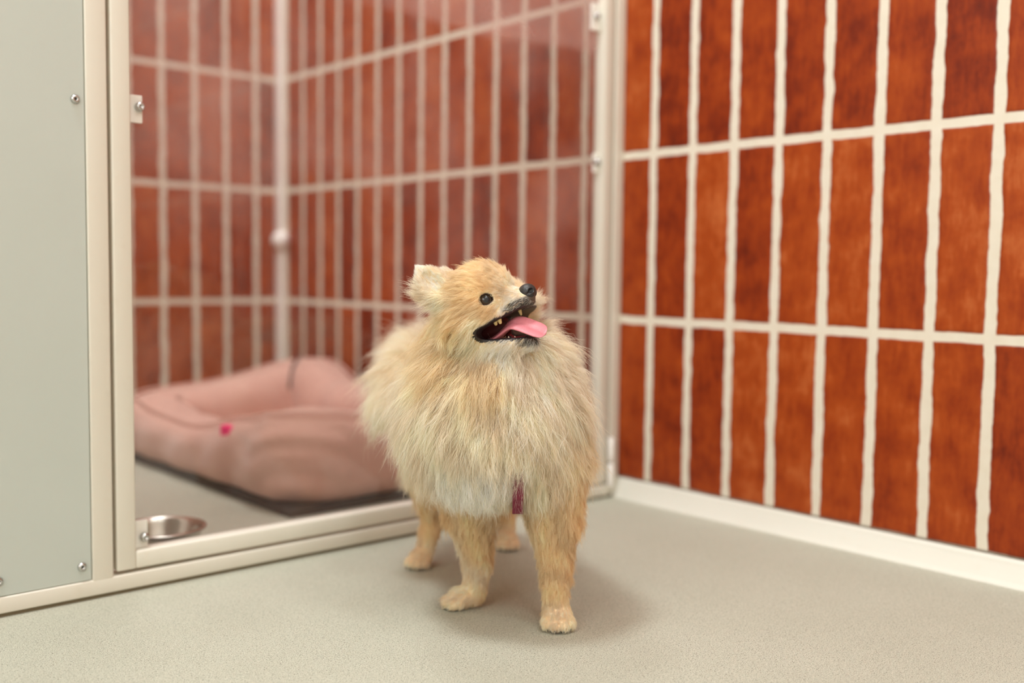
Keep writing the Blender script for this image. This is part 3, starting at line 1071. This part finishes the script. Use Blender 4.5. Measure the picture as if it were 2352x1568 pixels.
k_((-1.5, -5.0, 18), (0.0, -0.4, -1), 3.1, CR, 0.55)
k_((1.8, -4.4, 19), (0.45, -0.4, -1), 3.1, CR, 0.55)
k_((4.3, -1.0, 20), (0.8, -0.2, -0.5), 3.2, CR, 0.5)
k_((4.6, 1.5, 16), (0.6, 0.1, -1), 2.4, TA, 0.4)
k_((-1.5, -4.0, 14), (0.0, -0.3, -1), 2.2, WH, 0.6)
k_((-4.5, -2.5, 12.5), (-0.2, -0.3, -1), 1.9, WH, 0.6)
k_((-6.3, 0.5, 14.5), (-0.6, -0.1, -0.9), 2.6, CR, 0.65)
k_((-7.4, 1.0, 17.5), (-0.7, -0.1, -0.9), 2.8, CR, 0.6)
k_((2.0, -2.5, 13), (0.1, -0.2, -1), 2.0, CR, 0.42)
k_((-2.0, -1.0, 11.4), (0, -0.15, -1), 1.5, WH, 0.45)
k_((0.5, -1.0, 11.2), (0, -0.15, -1), 1.0, CR, 0.3)
k_((-1.0, 8, 11), (0, 0.1, -1), 1.6, CR, 0.3)
k_((-2.5, 10, 22.5), (-0.2, 0.8, 0.3), 3.0, TA, 0.6)
k_((-8.0, 9, 18), (-0.7, 0.4, -0.5), 3.0, CR, 0.55)
k_((-7.0, 5, 23), (-0.8, 0.3, -0.3), 3.6, CR, 0.55)
k_((3.5, 8, 18), (0.7, 0.4, -0.5), 2.6, TA, 0.5)
k_((-10, 16, 16), (-0.7, 0.2, -0.8), 2.6, CR, 0.5)
k_((-9.5, 15, 12), (-0.6, 0.0, -1), 2.0, CR, 0.45)
k_((-4.5, 23, 15), (-0.1, 0.6, -1), 3.0, CR, 0.5)
k_((0.6, 20, 14), (0.5, 0.2, -1), 2.4, TA, 0.4)
k_((-6.0, 22, 20), (-0.5, 0.5, 0.4), 3.6, CR, 0.6)
k_((-8.6, 21, 23), (-0.7, 0.1, 0.2), 3.8, CR, 0.6)
k_((-10.2, 16, 23), (-0.8, -0.2, -0.7), 3.6, CR, 0.5)
k_((-10.6, 13, 20), (-0.5, -0.3, -1), 3.6, CR, 0.45)
# legs
for (x_, y_, sg) in ((3.7, 0.3, 1), (-3.4, 3.9, -1)):
    k_((x_, y_ - 2, 10.5), (0, -0.25, -1), 1.0, TA, 0.45)
    k_((x_ + 1.9 * sg, y_, 10), (0.4 * sg, 0, -1), 0.9, DT, 0.5)
    k_((x_ - 1.9 * sg, y_, 10), (-0.1 * sg, 0, -1), 1.0, TA, 0.3)
    k_((x_, y_ + 1.9, 9), (0, 0.5, -1), 1.6, TA, 0.4)
k_((3.9, -1.4, 6.5), (0, -0.2, -1), 0.70, TA, 0.42)
k_((5.4, 0.2, 6.0), (0.25, 0, -1), 0.75, DT, 0.5)
k_((2.6, 0.2, 6.0), (-0.15, 0, -1), 0.6, TA, 0.42)
k_((3.9, 1.6, 5.0), (0, 0.4, -1), 0.9, DT, 0.35)
k_((4.0, -1.0, 3.3), (0, -0.2, -1), 0.45, TA, 0.4)
k_((4.1, -1.3, 1.6), (0, -0.7, -0.7), 0.32, CR, 0.2)
k_((4.1, 0.8, 1.2), (0, 0.2, -1), 0.35, TA, 0.2)
k_((-3.3, 3.4, 6.2), (0, -0.2, -1), 0.70, TA, 0.42)
k_((-1.9, 4.9, 6.0), (0.2, 0, -1), 0.75, DT, 0.5)
k_((-4.6, 4.6, 6.0), (-0.15, 0, -1), 0.62, CR, 0.42)
k_((-3.1, 6.2, 5.0), (0, 0.4, -1), 0.9, DT, 0.35)
k_((-3.2, 4.0, 3.4), (-0.1, -0.2, -1), 0.45, CR, 0.4)
k_((-4.8, 4.4, 1.8), (-0.8, -0.1, -0.6), 0.32, CR, 0.2)
k_((-3.0, 5.8, 1.2), (0.2, 0.2, -1), 0.35, TA, 0.2)
for (x_, y_) in ((-8.4, 18.6), (-0.6, 26.2)):
    k_((x_, y_ - 1, 7.5), (0, -0.1, -1), 1.2, TA, 0.3)
    k_((x_, y_, 4.5), (0, 0, -1), 0.6, TA, 0.42)
    k_((x_ - 0.4, y_ - 1.0, 1.4), (-0.1, -0.6, -0.8), 0.35, CR, 0.2)

cP = np.array([c[0] for c in ctl]); cD = np.array([c[1] for c in ctl]); cL = np.array([c[2] for c in ctl])
cC = np.array([c[3] for c in ctl]); cLift = np.array([c[4] for c in ctl])


def field_at(P):
    D = np.empty((len(P), 3)); L = np.empty(len(P)); Cc = np.empty((len(P), 3)); Lf = np.empty(len(P))
    for s0 in range(0, len(P), 20000):
        p = P[s0:s0 + 20000]
        d2 = ((p[:, None, :] - cP[None]) ** 2).sum(2)
        w = 1.0 / (d2 + 0.15) ** 2
        w /= w.sum(1, keepdims=True)
        D[s0:s0 + 20000] = w @ cD; L[s0:s0 + 20000] = np.exp(w @ np.log(cL)); Cc[s0:s0 + 20000] = w @ cC; Lf[s0:s0 + 20000] = w @ cLift
    return D, L, Cc, Lf


def nrm_(v):
    return v / (np.linalg.norm(v, axis=-1, keepdims=True) + 1e-9)


# roots: area and length weighted sampling of the skin quads
A0, A1, A2, A3 = (SV[SQ[:, i]] for i in range(4))
area = 0.5 * np.linalg.norm(np.cross(A2 - A0, A3 - A1), axis=1)
fn = nrm_(np.cross(A2 - A0, A3 - A1))
fc = (A0 + A1 + A2 + A3) / 4
if (fn * (fc - np.array([-2, 5, 17]))).sum() < 0:
    fn = -fn
bad = nofur[SQ].any(1)
Dq, Lq, Cq, Lfq = field_at(fc)
dens = 1.0 / np.clip(Lq, 0.28, 1.7) ** 0.75
dens[fc[:, 1] > 10] *= 0.55
# nearby faces pointing away from the room still need a coat
wgt = area * dens * (~bad)
cum = np.cumsum(wgt); cum /= cum[-1]
NH = 380000
fi = np.searchsorted(cum, rng.random(NH)).clip(0, len(SQ) - 1)
u1, v1 = rng.random(NH)[:, None], rng.random(NH)[:, None]
root = (A0[fi] * (1 - u1) + A1[fi] * u1) * (1 - v1) + (A3[fi] * (1 - u1) + A2[fi] * u1) * v1
vn = np.zeros_like(SV)
for i in range(4):
    np.add.at(vn, SQ[:, i], fn)
vn = nrm_(vn)
for _ in range(2):      # soften the normals a little
    acc = np.zeros_like(vn)
    q4 = vn[SQ].sum(1)
    for i in range(4):
        np.add.at(acc, SQ[:, i], q4)
    vn = nrm_(acc)
nr = nrm_(vn[SQ[fi, 0]] * 0.5 + vn[SQ[fi, 2]] * 0.5)
Dr, Lr, Cr, Lfr = field_at(root)
tang = Dr - nr * (Dr * nr).sum(1, keepdims=True)
tang = nrm_(tang) * np.clip(np.linalg.norm(tang, axis=1, keepdims=True) * 1.6, 0.3, 1)
NPT = 7
tpar = np.linspace(0, 1, NPT)
Lr = Lr * np.exp(rng.normal(0, 0.16, NH))
# clumps: locks of hair sharing a tip
NC = NH // 22
ci = rng.choice(NH, NC, replace=False)
kd = kdtree.KDTree(NC)
for i, c in enumerate(ci):
    kd.insert(root[c], i)
kd.balance()
near = np.array([kd.find(p)[1] for p in root])
cl = ci[near]
wild = rng.normal(0, 1, (NH, 3))
cw = rng.normal(0, 1, (NC, 3))[near]
cl_len = np.exp(rng.normal(0, 0.13, NC))[near]
Lr = Lr * cl_len


def strand(rt, n, tg, L, lift, cwv):
    """curve leaves the skin along the normal and bends over into the flow; gravity pulls long hair"""
    t_ = tpar[None, :, None]
    Lx = L[:, None, None]
    lf = lift[:, None, None]
    d = n[:, None, :] * (lf * (1.5 * t_ - 0.75 * t_ * t_)) + (tg + 0.20 * cwv)[:, None, :] * (0.25 * t_ + 0.75 * t_ * t_) * np.sqrt(np.clip(1.15 - lf * lf, 0.3, 1))
    P = rt[:, None, :] + d * Lx
    P[:, :, 2] -= 0.035 * (L ** 2)[:, None] * tpar[None, :] ** 2
    return P


Pts = strand(root, nr, tang, Lr, Lfr, cw)
own = strand(root[cl], nr[cl], tang[cl], Lr, Lfr[cl], cw)
cf = (0.36 * tpar ** 1.5)[None, :, None] * np.clip(Lr / 2.0, 0.05, 1)[:, None, None] * np.clip(0.55 + 0.45 * rng.random(NH), 0, 1)[:, None, None]
Pts = Pts * (1 - cf) + own * cf
# waviness and stray hairs
ph = rng.random((NH, 3)) * 2 * PI
fr_ = (1.2 + 1.6 * rng.random((NH, 3)))
amp = 0.05 * Lr[:, None, None] ** 0.8
Pts += amp * np.sin(ph[:, None, :] + fr_[:, None, :] * tpar[None, :, None] * 2 * PI) * tpar[None, :, None]
stray = (rng.random(NH) < 0.05)[:, None, None]
Pts += np.where(stray, 0.22, 0.075) * wild[:, None, :] * Lr[:, None, None] * tpar[None, :, None] ** 1.5
Pts[:, :, 2] = np.maximum(Pts[:, :, 2], 0.05)
# keep hair out of the mouth and off the eyes
hvp = Pts - HC
mrp = mouth_region(hvp @ HF, hvp @ HS, hvp @ HU)
bad_h = ((mrp < 0.05) & (np.linalg.norm(hvp, axis=2) < 7.2)).any(1)
for sg in (1, -1):
    ec, en = EYE[sg]
    rel = Pts - (ec + en * 0.75)
    along_ = rel @ en
    rad_ = np.linalg.norm(rel - along_[..., None] * en, axis=2)
    bad_h |= ((along_ > -0.5) & (along_ < 1.6) & (rad_ < 0.47)).any(1)
rel = Pts - hp(4.42, 0, -0.95)
bad_h |= (np.linalg.norm(rel, axis=2) < 0.80).any(1)
# the harness strap parts the coat at the bottom of the chest
bad_h |= ((np.abs(Pts[:, :, 0] - 0.55) < 0.5) & (Pts[:, :, 1] < -1.5) & (Pts[:, :, 1] > -7) & (Pts[:, :, 2] < 12.0)).any(1) & (rng.random(NH) < 0.7)
keep = ~bad_h
Pts, Lk, Ck, rk = Pts[keep], Lr[keep], Cr[keep], root[keep]
nk = keep.sum()
# colour: per lock and per hair variation
tone = (1 + rng.normal(0, 0.05, nk))[:, None] * (1 + 0.07 * np.sin(rk @ np.array([1.1, 0.7, 0.9]) * 1.3 + 2 * np.sin(rk @ np.array([-0.5, 0.9, 0.6]))))[:, None]
lockt = rng.normal(0, 0.04, NC)[near][keep][:, None]
warm = np.array([0.6, 1.0, 1.5])
Ck = np.clip(Ck * tone * (1 + lockt * warm), 0.01, 0.97)
dg = (rng.random(nk) < 0.05)[:, None]
Ck = np.where(dg, Ck * np.array([0.86, 0.78, 0.66]), Ck)
hk = rk - HC
gz = (np.linalg.norm(hk, axis=1) < 6.6) & (hk @ HF > 2.6) & (np.abs(hk @ HS) < 1.4) & (hk @ HU > -5.05) & (mouth_region(hk @ HF, hk @ HS, hk @ HU) < 0.75)
gsel = gz & (rng.random(nk) < 0.55)
Ck[gsel] = np.array(lin(70, 62, 54))


def curves(name, P, radius, taper, colr, mat, parent):
    n, m = P.shape[:2]
    c = bpy.data.hair_curves.new(name)
    c.add_curves([m] * n)
    W = (dw(P.reshape(-1, 3)) - DO).astype(np.float32)
    c.attributes['position'].data.foreach_set('vector', np.ascontiguousarray(W).ravel())
    ra = c.attributes.get('radius') or c.attributes.new('radius', 'FLOAT', 'POINT')
    tp_ = np.linspace(0, 1, m)
    prof_ = (1 - tp_ ** 2 * (1 - taper))
    rr_ = (np.asarray(radius).reshape(-1, 1) * np.ones((n, 1))) * prof_[None]
    ra.data.foreach_set('value', rr_.astype(np.float32).ravel() * 0.01)
    ca = c.attributes.new('fcol', 'FLOAT_COLOR', 'CURVE')
    ca.data.foreach_set('color', np.c_[colr, np.ones(n)].astype(np.float32).ravel())
    c.materials.append(mat)
    o = bpy.data.objects.new(name, c)
    C.objects.link(o)
    o.parent = parent
    return o


t = NT('fur')
at = t.n('ShaderNodeAttribute'); at.attribute_name = 'fcol'
t.t.nodes.remove(t.b)
df = t.n('ShaderNodeBsdfDiffuse'); t.l(at.outputs['Color'], df.inputs[0])
tl = t.n('ShaderNodeBsdfTranslucent'); t.l(at.outputs['Color'], tl.inputs[0])
gl = t.n('ShaderNodeBsdfGlossy'); gl.inputs['Roughness'].default_value = 0.5; t.l(at.outputs['Color'], gl.inputs[0])
m1 = t.n('ShaderNodeMixShader'); m1.inputs[0].default_value = 0.5; t.l(df.outputs[0], m1.inputs[1]); t.l(tl.outputs[0], m1.inputs[2])
m2 = t.n('ShaderNodeMixShader'); m2.inputs[0].default_value = 0.06; t.l(m1.outputs[0], m2.inputs[1]); t.l(gl.outputs[0], m2.inputs[2])
t.l(m2.outputs[0], t.out.inputs[0])
M['fur'] = t.m
curves('fur', Pts, np.clip(0.0062 + 0.0018 * Lk, 0.005, 0.011), 0.25, Ck, M['fur'], dog)

# ---- whiskers and a few long pale wisps
wp, wc = [], []
for j in range(10):
    f_, s_ = 3.9 - 0.22 * (j % 5), (0.85 if j < 6 else -0.85)
    r0 = hp(f_, s_, -1.5 - 0.12 * (j % 3))
    dr = nrm_(hd(0.25 + 0.3 * rng.random(), 0.9 * np.sign(s_), -0.25 + 0.5 * rng.random()))
    L_ = 2.0 + 1.2 * rng.random()
    tt_ = np.linspace(0, 1, 10)[:, None]
    wp.append(r0 + dr * L_ * tt_ + hd(-0.6, 0, -0.5) * tt_ ** 2 * L_ * 0.4)
    wc.append(lin(226, 206, 180))
curves('whiskers', np.array(wp), 0.010, 0.2, np.array(wc), M['fur'], dog)
wp, wc = [], []
tt_ = np.linspace(0, 1, 10)[:, None]
for j in range(36):          # wisps behind the near ear
    r0 = hp(-3.3 + 0.5 * rng.random(), 2.2, 0.2 + 2.2 * rng.random())
    dr = nrm_(np.array([-1.0, -0.15, 0.55 - 0.5 * rng.random()]) + rng.normal(0, 0.15, 3))
    L_ = 1.2 + 1.3 * rng.random()
    wp.append(r0 + dr * L_ * tt_ + np.array([0, 0, 0.35]) * np.sin(tt_ * 2.4) * L_ * 0.3 * rng.normal(0.3, 0.4))
    wc.append(CR)
for j in range(70):          # curly pale hairs on the chest
    a0 = rng.normal(0, 1, 2)
    r0 = np.array([0.6 + 1.6 * a0[0], -7.3 + 0.12 * a0[0] ** 2 + 0.2, 18.5 + 2.0 * a0[1]])
    L_ = 1.6 + 1.4 * rng.random()
    dr = nrm_(np.array([0.25 * rng.normal(), -0.12, -1.0]))
    ph0 = rng.random() * 6
    tt2 = np.linspace(0, 1, 10)[:, None]
    wp.append(r0 + dr * L_ * tt2 + np.array([0.20, -0.05, 0]) * np.sin(ph0 + tt2 * 7.5) * (0.4 + tt2))
    wc.append(WH)
curves('long_hairs', np.array(wp), 0.009, 0.3, np.array(wc), M['fur'], dog)
# ------------------------------------------------------------------ lamps and camera
def lamp(x, y, w, h, power, col=(1.0, 0.95, 0.87)):
    ld = bpy.data.lights.new('ceiling_lamp', 'AREA')
    ld.shape = 'RECTANGLE'; ld.size = w; ld.size_y = h
    ld.energy = power; ld.color = col
    o = bpy.data.objects.new('ceiling_lamp', ld)
    C.objects.link(o)
    o.location = (x, y, ROOM_H - 0.03)
    return o


WC = (0.93, 0.985, 1.0)
lamp(-1.20, -0.22, 0.34, 0.34, 26, WC)
lamp(-0.60, -1.05, 0.36, 0.36, 6, WC)
lamp(-1.55, -1.95, 0.36, 0.36, 8, WC)
lamp(-0.55, -1.95, 0.36, 0.36, 8, WC)
lamp(-0.40, 0.62, 0.36, 0.36, 16, WC)
# soft side fill added in front of the left wall; no window there
wl = bpy.data.lights.new('side_fill', 'AREA')
wl.shape = 'RECTANGLE'; wl.size = 1.3; wl.size_y = 1.1
wl.energy = 11; wl.color = (0.93, 0.985, 1.0)
wo = bpy.data.objects.new('side_fill', wl)
C.objects.link(wo)
wo.location = (ROOM_X + 0.03, -1.05, 1.25)
wo.rotation_euler = (math.radians(90), 0, math.radians(-90))
world = bpy.data.worlds.new('world')
bpy.context.scene.world = world
world.use_nodes = True
world.node_tree.nodes['Background'].inputs[0].default_value = (0.9, 0.93, 1.0, 1)
world.node_tree.nodes['Background'].inputs[1].default_value = 0.3

cam = bpy.data.cameras.new('camera')
co = bpy.data.objects.new('camera', cam)
C.objects.link(co)
Rm = np.array([[0.7454, -0.6665, 0.0117], [0.6657, 0.7433, -0.0664], [0.0355, 0.0573, 0.9977]])
fwd = Vector(Rm[1]).normalized()
upv = Vector(Rm[2]); upv = (upv - fwd * upv.dot(fwd)).normalized()
rgt = fwd.cross(upv)
mw = Matrix((rgt, upv, -fwd)).transposed().to_4x4()
mw.translation = Vector((-1.0544, -0.9534, 0.3062))
co.matrix_world = mw
cam.sensor_width = 36.0
cam.lens = 2369.82 / 2352 * 36.0
cam.clip_start = 0.02
cam.dof.use_dof = True
cam.dof.focus_distance = 0.832
cam.dof.aperture_fstop = 2.6
bpy.context.scene.camera = co

sc = bpy.context.scene
sc.view_settings.view_transform = 'Standard'
sc.view_settings.look = 'None'
sc.view_settings.gamma = 1.0
sc.view_settings.exposure = 0.38
sc.view_settings.use_curve_mapping = False
sc.cycles.use_denoising = True
sc.cycles.max_bounces = 12
sc.cycles.diffuse_bounces = 8
sc.cycles.glossy_bounces = 4
sc.cycles.transmission_bounces = 12
sc.cycles.transparent_max_bounces = 12
sc.cycles.use_adaptive_sampling = True
sc.cycles.adaptive_threshold = 0.045
sc.cycles.caustics_reflective = False
sc.cycles.caustics_refractive = False
